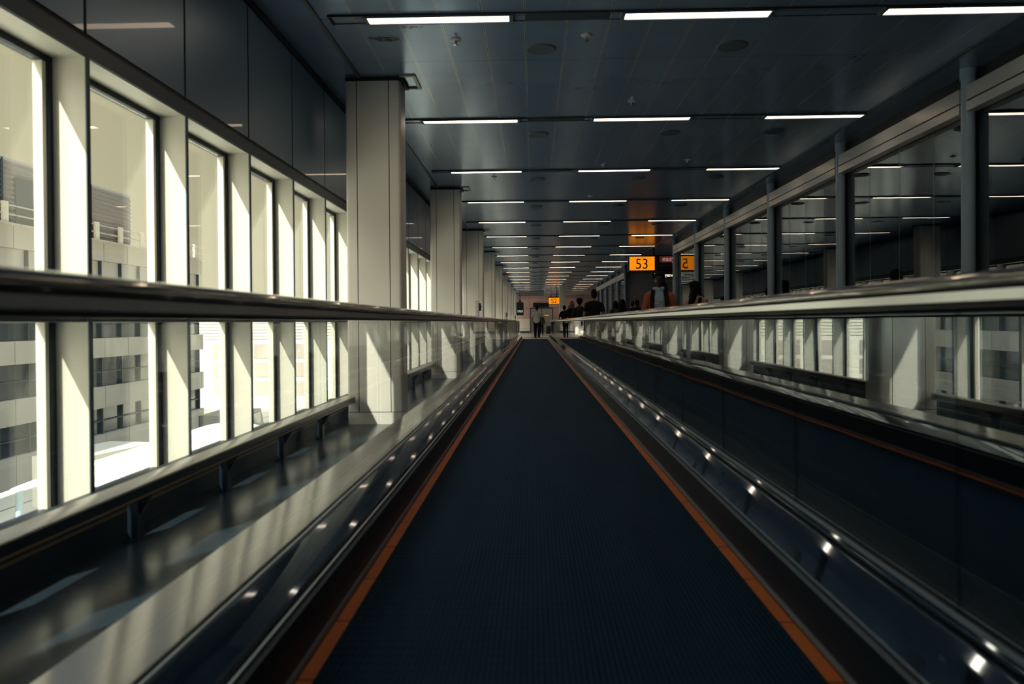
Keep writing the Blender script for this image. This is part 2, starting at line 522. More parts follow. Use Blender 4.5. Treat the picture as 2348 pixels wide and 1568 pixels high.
# columns
COLX0, COLX1 = -1.736, -1.222
def make_column():
    y = 7.2
    c = thing('column', 'nearest white square column in front of the left windows', 'column', (-1.48, y, 0), 'white columns along the window side')
    def rr(x0, x1, y0, y1, r):
        pts = []
        for cx, cy, a0 in ((x1 - r, y0 + r, -90), (x1 - r, y1 - r, 0), (x0 + r, y1 - r, 90), (x0 + r, y0 + r, 180)):
            for q in range(5):
                a = R(a0 + q * 22.5); pts.append((cx + r * math.cos(a), cy + r * math.sin(a)))
        return pts
    x0, x1, y0, y1 = COLX0, COLX1, y, y + .31
    # cladding in three leaves with open joints
    g = .004; a, b = x0 + .105, x0 + .405
    obj('core', MB().box(x0 + .012, x1 - .012, y0 + .010, y1 - .010, 0, CEIL - .001), M_gap, c)
    cl = MB()
    left = [(p[0], p[1]) for p in rr(x0, x1, y0, y1, .022)]
    cl.prism_z([(x0 + .022, y0), (a - g, y0), (a - g, y0 + .009), (x0 + .022, y0 + .009)], .115, CEIL - .035)
    cl.prism_z([(a + g, y0), (b - g, y0), (b - g, y0 + .009), (a + g, y0 + .009)], .115, CEIL - .035)
    arc = lambda cx, cy, r, a0, a1: [(cx + r * math.cos(R(a0 + (a1 - a0) * i / 6)), cy + r * math.sin(R(a0 + (a1 - a0) * i / 6))) for i in range(7)]
    rgtc = [(b + g, y0)] + arc(x1 - .03, y0 + .03, .03, -90, 0) + arc(x1 - .03, y1 - .03, .03, 0, 90) + [(b + g, y1)] + [(b + g, y1 - .009), (x1 - .05, y1 - .009), (x1 - .011, y1 - .05), (x1 - .011, y0 + .05), (x1 - .05, y0 + .009), (b + g, y0 + .009)]
    cl.prism_z(rgtc, .115, CEIL - .035)
    lftc = [(x0 + .022, y0 + .009), (x0 + .022, y0)] + arc(x0 + .022, y0 + .022, .022, 270, 180) + arc(x0 + .022, y1 - .022, .022, 180, 90) + [(a - g, y1), (a - g, y1 - .009), (x0 + .04, y1 - .009), (x0 + .010, y1 - .04), (x0 + .010, y0 + .03)]
    cl.prism_z(lftc, .115, CEIL - .035)
    cl.prism_z([(a + g, y1), (b - g, y1), (b - g, y1 - .009), (a + g, y1 - .009)], .115, CEIL - .035)
    obj('cladding', cl, M_col, c, True)
    obj('skirting', MB().prism_z(rr(x0 - .003, x1 + .003, y0 - .003, y1 + .003, .03), 0, .108), M_col, c, True)
    obj('collar', MB().box(x0 + .004, x1 + .03, y0 - .012, y1 + .02, CEIL - .030, CEIL - .012), M_gap, c)
    h = MB()
    hx0, hx1, hy0, hy1 = x1 + .0, x1 + .15, y0 - .05, y1 + .05
    h.box(hx0, hx1, hy0, hy0 + .03, CEIL - .014, CEIL - .0005); h.box(hx0, hx1, hy1 - .03, hy1, CEIL - .014, CEIL - .0005)
    h.box(hx1 - .03, hx1, hy0 + .03, hy1 - .03, CEIL - .014, CEIL - .0005)
    obj('ceiling_flange', h, M_beam, c)
    return c
col0 = make_column()
NCOL = 10
for i in range(1, NCOL):
    dup(col0, dy=i * BAY, label='%s white square column from the camera along the window side' % ORD[i])
for i in (1, 2):
    dup(col0, dy=-i * BAY, label='white square column standing beside the camera on the window side' if i == 1 else 'white square column standing well behind the camera')

# low guard rails along the foot of the windows, one length per bay
RXF, RXB = -1.655, -1.755
def make_guard(y0, y1, label):
    g = thing('guard_rail', label, 'guard rail', ((RXF + RXB) / 2, (y0 + y1) / 2, 0), 'guard rails at the foot of the windows')
    obj('beam', MB().rbox(RXB, RXF, y0, y1, .205, .258, .006), M_rail, g, True)
    obj('top_plate', MB().rbox(RXB - .004, RXF + .004, y0, y1, .2585, .268, .003), M_railtop, g, True)
    obj('stripe', MB().box(RXF + .0005, RXF + .004, y0 + .01, y1 - .01, .212, .220), M_railstripe, g)
    n = 6; dy = FIN
    ys = [3.35 + dy * q for q in range(-14, 70)]
    for yy in ys:
        if y0 + .1 < yy < y1 - .1:
            l = MB().box(RXB - .015, RXB + .030, yy - .030, yy + .030, .006, .2045)
            l.box(RXB - .025, RXB + .034, yy - .05, yy + .05, .0, .006)
            l.add([(RXB + .0305, yy - .008, .11), (RXB + .0305, yy + .008, .11), (RXF - .012, yy - .008, .2045), (RXF - .012, yy + .008, .2045), (RXB + .0305, yy - .008, .2045), (RXB + .0305, yy + .008, .2045)],
                  [(0, 2, 4), (1, 5, 3), (0, 1, 3, 2), (2, 3, 5, 4), (4, 5, 1, 0)])
            obj('leg', l, M_rail, g)
for i in range(-2, NCOL):
    ya = 7.2 + (i - 1) * BAY + .36; yb = 7.2 + i * BAY - .05
    if i < 0: lab = 'low dark guard rail under the windows behind the camera' if i == -1 else 'low dark guard rail under the windows far behind the camera'
    elif i == 0: lab = 'long low dark guard rail under the nearest windows before the first column'
    else: lab = 'low dark guard rail under the windows between the %s and %s columns' % (ORD[i - 1], ORD[i])
    make_guard(ya, yb, lab)

# ------------------------------------------------------------------ ceiling furniture
LX = [(-1.225, -.165), (.700, 1.770), (2.62, 3.69)]
NROW = 21
def make_light(j):
    xa, xb = LX[j]; y = 5.83
    l = thing('ceiling_light', '', 'ceiling light', ((xa + xb) / 2, y, CEIL), 'ceiling light strips')
    h = MB()
    h.box(xa - .03, xb + .03, y - .075, y - .058, CEIL - .020, CEIL - .0005); h.box(xa - .03, xb + .03, y + .058, y + .075, CEIL - .020, CEIL - .0005)
    h.box(xa - .03, xa, y - .058, y + .058, CEIL - .020, CEIL - .0005); h.box(xb, xb + .03, y - .058, y + .058, CEIL - .020, CEIL - .0005)
    obj('housing', h, M_lightbox, l)
    obj('diffuser', MB().rbox(xa + .001, xb - .001, y - .057, y + .057, CEIL - .016, CEIL - .0008, .004), M_diff, l)
    return l
PL = ['left', 'middle', 'right']
protos = [make_light(j) for j in range(3)]
for k in range(-1, NROW):
    rn = 'row just overhead the camera' if k < 0 else '%s light row from the camera' % ORD[k]
    for j in range(3):
        lab = '%s of the three glowing light strips in the %s' % (PL[j], rn)
        if k == 0: protos[j]['label'] = lab
        else: dup(protos[j], dy=k * ROW, label=lab)
# the dark channel each row of lights sits in
for k in range(-1, NROW):
    y = 5.83 + k * ROW
    c = MB(); c.box(-1.50, 3.70, y - .090, y - .076, CEIL - .014, CEIL - .0005)
    c.box(-1.50, 3.70, y + .076, y + .080, CEIL - .006, CEIL - .0005)
    c.box(-1.515, -1.50, y - .090, y + .080, CEIL - .014, CEIL - .0005)
    struct('trim_%d' % (k + 4), c, M_gap)
def make_vent():
    y = 5.83; xa, xb = -.045, .585
    v = thing('ceiling_vent', '', 'air vent', ((xa + xb) / 2, y, CEIL), 'ceiling slot vents')
    f = MB(); f.box(xa, xb, y - .074, y + .074, CEIL - .006, CEIL - .0006)
    obj('backing', f, M_gap, v)
    s = MB()
    for q in range(4): s.box(xa + .01, xb - .01, y - .055 + q * .033, y - .045 + q * .033, CEIL - .012, CEIL - .0065)
    obj('slats', s, M_lightbox, v)
    return v
v0 = make_vent()
for k in range(-1, NROW):
    lab = 'dark slot vent between light strips in the ' + ('row just overhead the camera' if k < 0 else '%s light row from the camera' % ORD[k])
    if k == 0: v0['label'] = lab
    else: dup(v0, dy=k * ROW, label=lab)

def make_speaker():
    s = thing('ceiling_speaker', '', 'ceiling speaker', (.08, 6.53, CEIL), 'round ceiling speakers')
    obj('rim', MB().lathe((.08, 6.53, CEIL), [(.10, -.0005), (.125, -.0005), (.125, -.006), (.118, -.012), (.100, -.010)]), M_lightbox, s, True)
    obj('grille', MB().lathe((.08, 6.53, CEIL), [(.099, -.0008), (.099, -.007), (.05, -.010), (.01, -.0105)]), M_lightbox, s, True)
    return s
s0 = make_speaker()
for k in range(0, 12):
    for j, xx in enumerate((.08, 1.67, 2.92)):
        if j == 2 and k == 0: continue
        lab = '%s flush round ceiling speaker behind the %s light row from the camera' % (('leftmost', 'second', 'third')[j], ORD[k])
        if k == 0 and j == 0: s0['label'] = lab
        else: dup(s0, dx=xx - .08, dy=k * ROW, label=lab)
def make_sprinkler():
    x, y = 1.04, 8.12
    s = thing('ceiling_sprinkler', '', 'sprinkler', (x, y, CEIL), 'ceiling sprinklers')
    obj('escutcheon', MB().lathe((x, y, CEIL), [(.045, -.0005), (.045, -.006), (.02, -.014), (.012, -.014)], 20), M_beam, s, True)
    obj('head', MB().lathe((x, y, CEIL), [(.010, -.014), (.010, -.030), (.004, -.038), (.022, -.042), (.022, -.046), (.004, -.047)], 16), M_steel, s, True)
    return s
p0 = make_sprinkler()
spots = [(1.04, 8.12), (.44, 6.23), (-.61, 6.28), (1.05, 11.4), (2.2, 11.1), (-.6, 12.2), (1.05, 14.2)]
names = ['before the second light row, right of the middle', 'behind the first light row, near the middle', 'behind the first light row, beside the dark stain', 'before the third light row, right of the middle', 'before the third light row, toward the glass wall', 'behind the third light row, on the window side', 'before the fourth light row, right of the middle']
for i, (q, nm) in enumerate(zip(spots, names)):
    lab = 'small sprinkler head in the ceiling ' + nm
    if i == 0: p0['label'] = lab
    else: dup(p0, dx=q[0] - 1.04, dy=q[1] - 8.12, label=lab)

# ------------------------------------------------------------------ moving walkways
def handrail_prof(s=1):
    pts = []
    for i in range(13):
        a = PI * i / 12
        pts.append((.040 * math.cos(a) , .012 + .022 * math.sin(a)))
    pts += [(-.040, .004), (-.036, -.006), (-.022, -.008), (-.022, -.002), (.022, -.002), (.022, -.008), (.036, -.006), (.040, .004)]
    return pts

TILT = .10
M_cdeck = mat('centre_deck_cover', (.012, .022, .034), .35)
OD_in = lambda g, xm: g * (1 if xm < 1 else -1) < 0   # true on the sides away from the centre
def make_walkway(label, sides, belt, y0, y1, group, OD):
    """sides: two dicts (sign, glass x, deck top height); belt: (x left, x right)"""
    xm = (belt[0] + belt[1]) / 2
    w = thing('moving_walkway', label, 'moving walkway', (xm, (y0 + y1) / 2, 0), group)
    SW = .044
    obj('belt', MB().box(belt[0] + SW, belt[1] - SW, y0, y1, .0005, .012), M_belt, w)
    for a, b in ((belt[0], belt[0] + SW - .001), (belt[1] - SW + .001, belt[1])):
        tag(obj('edge_stripe', MB().box(a, b, y0, y1, .0005, .0125), M_orange, w), 'orange safety stripe')
    cp = MB(); cp.box(belt[0], belt[1], y1 + .001, y1 + .30, .0005, .014)
    obj('comb_plate', cp, M_steel, w)
    tag(obj('comb_stripe', MB().box(belt[0], belt[1], y1 + .05, y1 + .25, .0142, .018), M_red, w), 'red stripe across the comb plate')
    obj('landing_plate', MB().box(belt[0], belt[1], y1 + .301, y1 + 2.2, .0005, .010), M_floorlight, w)
    for sd in sides:
        g = sd['s']; gx = sd['x']; dh = sd['h']; RZ = CAMZ + sd['r']; be = belt[0] if g < 0 else belt[1]
        X = lambda d: be + g * d                       # distance outward from the belt's edge
        gd = abs(gx - be)
        def P(name, prof, m, ya=y0, yb=y1 + .25, smooth=False):
            return obj(name, MB().prism_y(prof, ya, yb), m, w, smooth)
        P('skirt', [(X(.006), .003), (X(.030), .003), (X(.046), .148), (X(.022), .148)], M_skirt)
        P('brush_strip', [(X(.002), .016), (X(.0065), .016), (X(.0085), .034), (X(.002), .034)], M_brush)
        tr = MB()
        tr.prism_y([(X(.020), .149), (X(.060), .149), (X(.060), .155), (X(.017), .155)], y0, y1 + .25)
        tr.prism_y([(X(.030), .169), (X(.060), .169), (X(.060), .1745), (X(.027), .1745)], y0, y1 + .25)
        obj('deck_trim', tr, M_line, w)
        P('trim_groove', [(X(.032), .1555), (X(.058), .1555), (X(.058), .1685), (X(.032), .1685)], M_gap)
        # inner deck: bulging polished panel from the trim up to the glass
        n = 10; A = []; B = []
        for i in range(n + 1):
            q = i / n
            dd = .034 + (gd - .014 - .034) * q
            zz = .175 + (dh - .175) * q
            bulge = .0028 * math.sin(PI * q)
            nx, nz = -(dh - .175), (gd - .048)
            L = math.hypot(nx, nz); nx /= L; nz /= L
            A.append((X(dd + nx * bulge), zz + nz * bulge)); B.append((X(dd + nx * bulge - nx * .006 ), zz + nz * bulge - nz * .006))
        P('inner_deck', A + B[::-1], M_deck, smooth=True)
        P('glass_clamp', [(X(gd - .014), dh - .006), (X(gd - .007), dh - .006), (X(gd - .007), dh + .010), (X(gd - .014), dh + .010)], M_line)
        od = OD if g * (1 if xm < 1 else -1) > 0 else .185
        P('outer_deck', [(X(gd + .007), dh + .012), (X(gd + od), dh + .012 + TILT * od), (X(gd + od), dh + .002 + TILT * od), (X(gd + .007), dh)], M_odeck if OD_in(g, xm) else M_cdeck)
        P('outer_cladding', [(X(gd + od - .012), .0), (X(gd + od - .001), .0), (X(gd + od - .001), dh + .0015 + TILT * od), (X(gd + od - .012), dh + .0010 + TILT * (od - .012))], M_steel)
        # glass
        pl = 1.11; yy = 1.82 - pl * 6
        while yy < y1 + .2:
            ya = max(yy, y0); yb = min(yy + pl - .008, y1 + .2)
            if yb - ya > .2:
                obj('glass_panel', MB().box(gx - .006, gx + .006, ya, yb, dh - .01, RZ + .018), G_bal if g < 0 else G_balr, w)
            yy += pl
        # rail
        zc = RZ + .052
        rad = .27
        path = [(gx, y0, zc)] + [(gx, y0 + (y1 - y0) * q / 6, zc) for q in range(1, 7)]
        for q in range(1, 13):
            a = PI * q / 12 * .92
            path.append((gx, y1 + rad * math.sin(a) * 1.2, zc - rad + rad * math.cos(a)))
        hr = MB().sweep([(a, b) for a, b in handrail_prof()], path)
        obj('handrail', hr, M_rubber, w, True)
        ch = MB().prism_y([(gx - .032, RZ + .019), (gx + .032, RZ + .019), (gx + .0335, RZ + .021), (gx + .0320, RZ + .0435), (gx - .0320, RZ + .0435), (gx - .0335, RZ + .021)], y0, y1)
        obj('handrail_channel', ch, M_alu, w)
        lip = MB().prism_y([(gx - .014, RZ + .008), (gx - .007, RZ + .008), (gx - .007, RZ + .0185), (gx - .014, RZ + .0185)], y0, y1)
        lip.prism_y([(gx + .014, RZ + .008), (gx + .007, RZ + .008), (gx + .007, RZ + .0185), (gx + .014, RZ + .0185)], y0, y1)
        obj('glass_gasket', lip, M_gap, w)
    return w
make_walkway('moving walkway with ribbed dark belt running straight ahead in the middle',
             [dict(s=-1, x=-.81, h=.205, r=.006), dict(s=1, x=.98, h=.250, r=.018)], (-.622, .792), -6, 43.0, 'moving walkways', .093)
make_walkway('second moving walkway on the right, carrying passengers behind the centre balustrade',
             [dict(s=-1, x=1.17, h=.240, r=.008), dict(s=1, x=2.73, h=.240, r=.008)], (1.305, 2.595), -6, 45.5, 'moving walkways', .090)

# ------------------------------------------------------------------ right glass wall
POST0 = 7.25
def glass_wall(name, ks, first_open=True):
    w = thing(name, None, None, (XR, POST0 + ks[0] * ROW, 0), kind='structure')
    ya, yb = POST0 + ks[0] * ROW, POST0 + ks[-1] * ROW
    for k in ks:
        y = POST0 + k * ROW
        p = MB().cyl((XR, y, 0), (XR, y, CEIL - .0005), .058, n=24)
        obj('post', p, M_post, w, True)
        obj('post_collar', MB().cyl((XR, y, CEIL - .10), (XR, y, CEIL - .001), .068, n=24), M_post, w, True)
    b = MB()
    for i in range(len(ks) - 1):
        a, c = POST0 + ks[i] * ROW + .060, POST0 + ks[i + 1] * ROW - .060
        b.box(XR - .050, XR + .05, a, c, 2.93, 3.06); b.box(XR - .035, XR + .035, a, c, 2.915, 2.93, 1); b.box(XR - .050, XR + .05, a, c, 2.83, 2.915)
    obj('head_beam', b, [M_beam, M_gap], w)
    f = MB(); f.box(XR + .075, XR + .10, ya, yb, 3.0, CEIL - .001)
    obj('fascia', f, M_gap, w)
    for i in range(len(ks) - 1):
        a = POST0 + ks[i] * ROW
        for q in range(4):
            y0, y1 = a + ROW / 4 * q, a + ROW / 4 * (q + 1)
            y0 += .07 if q == 0 else .004; y1 -= .07 if q == 3 else .004
            obj('glass_pane', MB().box(XR + .060, XR + .074, y0, y1, .06, 2.995), G_wall, w)
            if q < 3: obj('mullion', MB().box(XR + .062, XR + .071, y1 + .0005, y1 + .0075, .06, 2.83), M_line, w)
    obj('sill_channel', MB().box(XR + .05, XR + .085, ya, yb, 0, .059), M_post, w)
    return w
glass_wall('wall_right', list(range(-4, 6)))
glass_wall('wall_right', list(range(9, 15)))
# rooms behind the glass
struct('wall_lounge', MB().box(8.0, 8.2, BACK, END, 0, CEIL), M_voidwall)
gw = MB(); Yg = 34.3
gw.box(XR + .12, 8.0, Yg, Yg + .15, 0, .88); gw.box(XR + .12, 8.0, Yg, Yg + .15, .89, 1.60)
gw = MB()
for z0, z1 in ((0, 1.25), (1.26, 1.98), (1.99, 2.62), (2.63, CEIL)): gw.box(XR + .13, 8.0, Yg, Yg + .15, z0, z1)
gw.box(XR + .13, 8.0, Yg + .02, Yg + .14, 0, CEIL, 1)
struct('wall_gate', gw, [M_gatewall, M_gap])
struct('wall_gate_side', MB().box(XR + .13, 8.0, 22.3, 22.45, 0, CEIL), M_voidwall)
d = thing('door_1', None, None, (4.75, Yg, 0), kind='structure')
lf = obj('leaf', MB().box(4.28, 5.20, Yg - .045, Yg - .001, .0, 2.10), M_doorgrey, d)
obj('door_closer', MB().rbox(4.45, 4.75, Yg - .10, Yg - .046, 1.98, 2.05, .006), M_beam, lf)
obj('door_handle', MB().rbox(5.02, 5.14, Yg - .09, Yg - .046, 1.0, 1.03, .005), M_steel, lf)
# glazed screen across the far right end, with its cream pillar
YS = 49.5
pl = thing('pillar', 'cream square pillar at the far end, beside the amber 52 sign', 'pillar', (1.86, YS + .2, 0))
obj('shaft', MB().rbox(1.66, 2.06, YS, YS + .4, .12, CEIL - .001, .02), M_cream, pl, True)
obj('base', MB().rbox(1.65, 2.07, YS - .01, YS + .41, 0, .119, .005), M_header, pl)
fs = thing('wall_screen', None, None, (3.0, YS, 0), kind='structure')
obj('head_beam', MB().box(2.062, XR + .1, YS + .1, YS + .25, 2.70, 2.88), M_cream, fs)
for i in range(3):
    a = 2.065 + i * .66
    obj('glass_pane', MB().box(a, a + .64, YS + .165, YS + .177, .06, 2.699), G_win, fs)
    obj('mullion', MB().box(a + .6405, a + .6595, YS + .15, YS + .19, 0, 2.699), M_post, fs)
obj('sill_channel', MB().box(2.071, 3.99, YS + .15, YS + .19, 0, .0595), M_post, fs)

# ------------------------------------------------------------------ end wall
ew = MB()
ew.box(-2.3, -.27, END, END + .2, 0, CEIL); ew.box(1.68, 8.2, END, END + .2, 0, CEIL); ew.box(-.27, 1.68, END, END + .2, 2.17, CEIL)
struct('wall_end', ew, M_endwall)
struct('baseboard_end', MB().box(-2.1, -.30, END - .02, END - .001, 0, .20).box(1.70, 8.0, END - .02, END - .001, 0, .20), M_header)
dr = thing('door_2', None, None, (.7, END, 0), kind='structure')
df = MB(); df.box(-.27, -.19, END - .04, END + .15, 0, 2.17); df.box(1.60, 1.68, END - .04, END + .15, 0, 2.17); df.box(-.189, 1.599, END - .04, END + .15, 2.08, 2.17)
df.box(.68, .74, END - .02, END + .12, 0, 2.079)
obj('frame', df, M_bluefr, dr)
for a, b in ((-.185, .675), (.745, 1.595)):
    obj('glass_pane', MB().box(a, b, END + .05, END + .062, .02, 2.075), G_win, dr)
# the lit room beyond the doors
rb = MB(); rb.box(-1.5, 3.2, END + 4, END + 4.1, 0, CEIL); rb.box(-1.6, -1.5, END + .2, END + 4.1, 0, CEIL); rb.box(3.2, 3.3, END + .2, END + 4.1, 0, CEIL)
struct('wall_beyond', rb, M_pale)
struct('floor_beyond', MB().box(-1.6, 3.3, END + .2, END + 4.1, -.2, 0), M_floorlight)
struct('ceiling_beyond', MB().box(-1.6, 3.3, END + .2, END + 4.1, CEIL, CEIL + .1), M_pale)
l = thing('added_ceiling_panel', 'added unseen ceiling panel brightening the room beyond the far glass doors', 'ceiling light', (.8, END + 2, CEIL))  # unseen glowing panel, added so the room behind the doors looks bright
obj('diffuser', MB().box(.1, 1.5, END + 1.6, END + 2.4, CEIL - .02, CEIL - .001), mat('added_room_glow', (.9, .9, .85), .4, emit=(1, .9, .75), estr=2.2), l)
sg = thing('small_sign', 'tiny orange lit sign in the room beyond the far glass doors', 'sign', (1.2, END + 3.95, 1.55))
obj('case', MB().rbox(.98, 1.42, END + 3.96, END + 3.995, 1.48, 1.62, .005), M_black, sg)
obj('face', MB().box(1.0, 1.40, END + 3.954, END + 3.9595, 1.50, 1.60), M_amber, sg)
bp = thing('display_board', 'black rectangular display board above the far glass doors', 'display board', (.66, END, 2.4))
obj('case', MB().rbox(0, 1.33, END - .09, END - .001, 2.21, 2.58, .01), M_black, bp)
obj('screen', MB().box(.03, 1.30, END - .094, END - .0905, 2.24, 2.55), M_screen, bp)
# dark poster behind the far screen
po = thing('wall_poster', 'dark upright poster on the pink wall behind the far glass screen', 'poster', (3.2, END, 1.6))
obj('board', MB().rbox(2.95, 3.42, END - .04, END - .001, 1.35, 2.30, .005), mat('poster_blue', (.02, .045, .08), .4), po)
rc = thing('wall_mounted_box', 'small red box on the pink wall below the dark poster', 'wall box', (3.3, END, 1.2))
obj('case', MB().rbox(3.05, 3.6, END - .08, END - .001, 1.13, 1.30, .01), M_red, rc)
obj('cover', MB().rbox(3.12, 3.53, END - .088, END - .0805, 1.16, 1.27, .004), mat('red_cover', (.45, .07, .04), .3), rc)

# ------------------------------------------------------------------ signs
def hang_rods(parent, xs, y, z, r=.012):
    for xx in xs: obj('hanging_rod', MB().cyl((xx, y, z), (xx, y, CEIL - .0005), r, n=12), M_black, parent, True)

YG = 24.6
g53 = thing('gate_sign', 'amber illuminated gate sign reading 53, hanging near the glass wall', 'gate sign', (3.46, YG, 2.79), 'amber gate signs')
x0, x1, zc = 3.02, 3.87, 2.765
obj('case', MB().rbox(x0 - .02, x1 + .02, YG, YG + .16, zc - .265, zc + .265, .012), M_black, g53)
f53 = obj('face', MB().rbox(x0 + .025, x1 - .035, YG - .006, YG - .0005, zc - .215, zc + .215, .002), M_amber, g53)
text('digits', '53', .46, ((x0 + x1) / 2 - .01, YG - .009, zc - .01), M_amber_dk, f53, sx=.92)
hang_rods(g53, (x1 - .05, ), YG + .08, zc + .265, .035)
es = thing('airline_sign', 'dark sign panel beside the amber 53, headed easyJet in pale red letters', 'airline sign', (4.4, YG, 2.7))
obj('case', MB().rbox(3.895, 4.96, YG + .001, YG + .16, zc - .265, zc + .265, .012), M_black, es)
hb = tag(obj('header_band', MB().box(3.99, 4.93, YG - .005, YG + .0005, zc + .03, zc + .22), M_redpanel, es), 'dark red header band')
text('lettering', 'easyJet', .235, (4.07, YG - .008, zc + .135), M_pinktext, hb, align='LEFT', bold=.004)
text('lettering', 'Isle of Man', .085, (4.02, YG - .001, zc - .065), M_greytext, es, align='LEFT')
hang_rods(es, (4.70, ), YG + .08, zc + .265, .02)
YE = 26.4
xs_ = thing('exit_sign', 'black sign reading Emergency exit in white, below the gate 53 panels', 'exit sign', (4.6, YE, 2.5))
obj('case', MB().rbox(4.02, 5.25, YE, YE + .07, 2.38, 2.60, .008), M_black, xs_)
text('lettering', 'Emergency exit', .165, (4.10, YE - .004, 2.495), M_whitetext, xs_, align='LEFT', bold=.003)
hang_rods(xs_, (4.3, 5.05), YE + .035, 2.60, .008)

Y2 = 52.0
g52 = thing('gate_sign', 'small amber illuminated gate sign reading 52, far down the corridor', 'gate sign', (1.4, Y2, 2.3), 'amber gate signs')
x0, x1, zc = 1.03, 1.75, 2.36
obj('case', MB().rbox(x0 - .02, x1 + .02, Y2, Y2 + .16, zc - .25, zc + .28, .012), M_black, g52)
f52 = obj('face', MB().rbox(x0 + .01, x1 - .01, Y2 - .006, Y2 - .0005, zc - .205, zc + .205, .002), M_amber, g52)
text('digits', '52', .42, ((x0 + x1) / 2, Y2 - .009, zc - .01), M_amber_dk, f52)
hang_rods(g52, (1.2, 1.58), Y2 + .08, zc + .28, .02)

YH = 49.0
hs = thing('hanging_sign', 'long grey hanging notice with a small red triangle, over the walkway end', 'hanging sign', (-.1, YH, 2.76))
obj('frame', MB().rbox(-.90, .66, YH, YH + .06, 2.62, 2.90, .008), M_bluefr, hs)
hf = obj('face', MB().box(-.86, .62, YH - .004, YH - .0005, 2.66, 2.86), mat('notice_grey', (.30, .31, .34), .5), hs)
tri = MB().add([(-.79, YH - .012, 2.70), (-.65, YH - .012, 2.70), (-.72, YH - .012, 2.82), (-.79, YH - .0045, 2.70), (-.65, YH - .0045, 2.70), (-.72, YH - .0045, 2.82)], [(0, 1, 2), (5, 4, 3), (0, 3, 4, 1), (1, 4, 5, 2), (2, 5, 3, 0)])
tag(obj('triangle', tri, M_red, hf), 'red warning triangle')
le = MB(); xx = -.58
while xx < .52:
    wd_ = random.uniform(.015, .035)
    le.box(xx, xx + wd_, YH - .008, YH - .0045, 2.735 - random.choice((0, 0, .02)), 2.785 + random.choice((0, 0, .02)))
    xx += wd_ + random.choice((.010, .012, .03))
obj('lettering', le, M_black, hf)
hang_rods(hs, (-.62, .40), YH + .03, 2.90, .012)

YC = 60.0
sv = thing('information_screen', 'black hanging screen showing the time 17:53, left end of the corridor', 'screen', (-1.0, YC, 2.0))
obj('case', MB().rbox(-1.30, -.74, YC, YC + .12, 1.48, 2.49, .015), M_black, sv)
dsp = obj('display', MB().box(-1.27, -.77, YC - .004, YC - .0005, 1.52, 2.45), M_screen, sv)
text('digits', '17:53', .235, (-1.02, YC - .008, 1.78), M_screentext, dsp, sx=.82)
obj('mount', MB().rbox(-1.12, -.92, YC + .02, YC + .10, 2.49, 2.64, .01), M_black, sv)
hang_rods(sv, (-1.02, ), YC + .06, 2.64, .02)

# call point pedestals beside the walkway
def make_ped():
    x, y = -1.10, 15.2
    p = thing('call_point_post', '', 'call point post', (x, y, 0), 'slim call point posts')
    obj('body', MB().rbox(x - .045, x + .035, y, y + .14, .02, 1.365, .01), M_pedestal, p, True)
    obj('base', MB().rbox(x - .08, x + .07, y - .03, y + .17, 0, .0195, .004), M_steel, p)
    b = MB(); b.rbox(x + .0355, x + .068, y + .01, y + .13, 1.17, 1.32, .008)
    cb = tag(obj('call_box', b, M_black, p), 'black box on its side')
    bt = MB().cyl((x + .0685, y + .07, 1.25), (x + .082, y + .07, 1.25), .032, n=16)
    tag(obj('button', bt, M_red, cb, True), 'red push button')
    return p
q0 = make_ped(); q0['label'] = 'slim pale call point post nearest the camera, beyond the left handrail'
dup(q0, dy=15.5, label='slim pale call point post second from the camera, beyond the left handrail')
dup(q0, dy=31.0, label='slim pale call point post farthest down the corridor, at the walkway end')

# ------------------------------------------------------------------ outside
GZ = -5.3
M_apron = mat('apron_concrete', (.62, .61, .55), .8)
t = NT(M_apron); x, y, z = t.xyz()
jl = t.math('MAXIMUM', t.line(x, 6, 0, .12), t.line(y, 6, 0, .12))
c = t.mixc(t.noise(.25, 5), (.88, .86, .77), (.74, .72, .65))
t.link(t.mixc(jl, c, (.30, .29, .27)), t.b.inputs['Base Color'])
gnd = struct('ground_outside', MB().box(-140, -2.6, -60, 200, GZ - .5, GZ), M_apron)
M_ext = mat('facade_panels', (.50, .47, .42), .6)
t = NT(M_ext); x, y, z = t.xyz()
jl = t.math('MAXIMUM', t.line(y, 2.1, 0, .05), 0)
c = t.mixc(t.noise(.6, 3), (.52, .49, .44), (.46, .43, .39))
t.link(t.mixc(jl, c, (.25, .23, .22)), t.b.inputs['Base Color'])
M_louv = mat('louvre_cladding', (.36, .33, .31), .55)
M_extglass = mat('dark_facade_glass', (.04, .055, .075), .12, 0, .6)
M_extframe = mat('facade_mullion', (.03, .045, .06), .5)
M_extwhite = mat('white_cladding', (.72, .71, .64), .6)

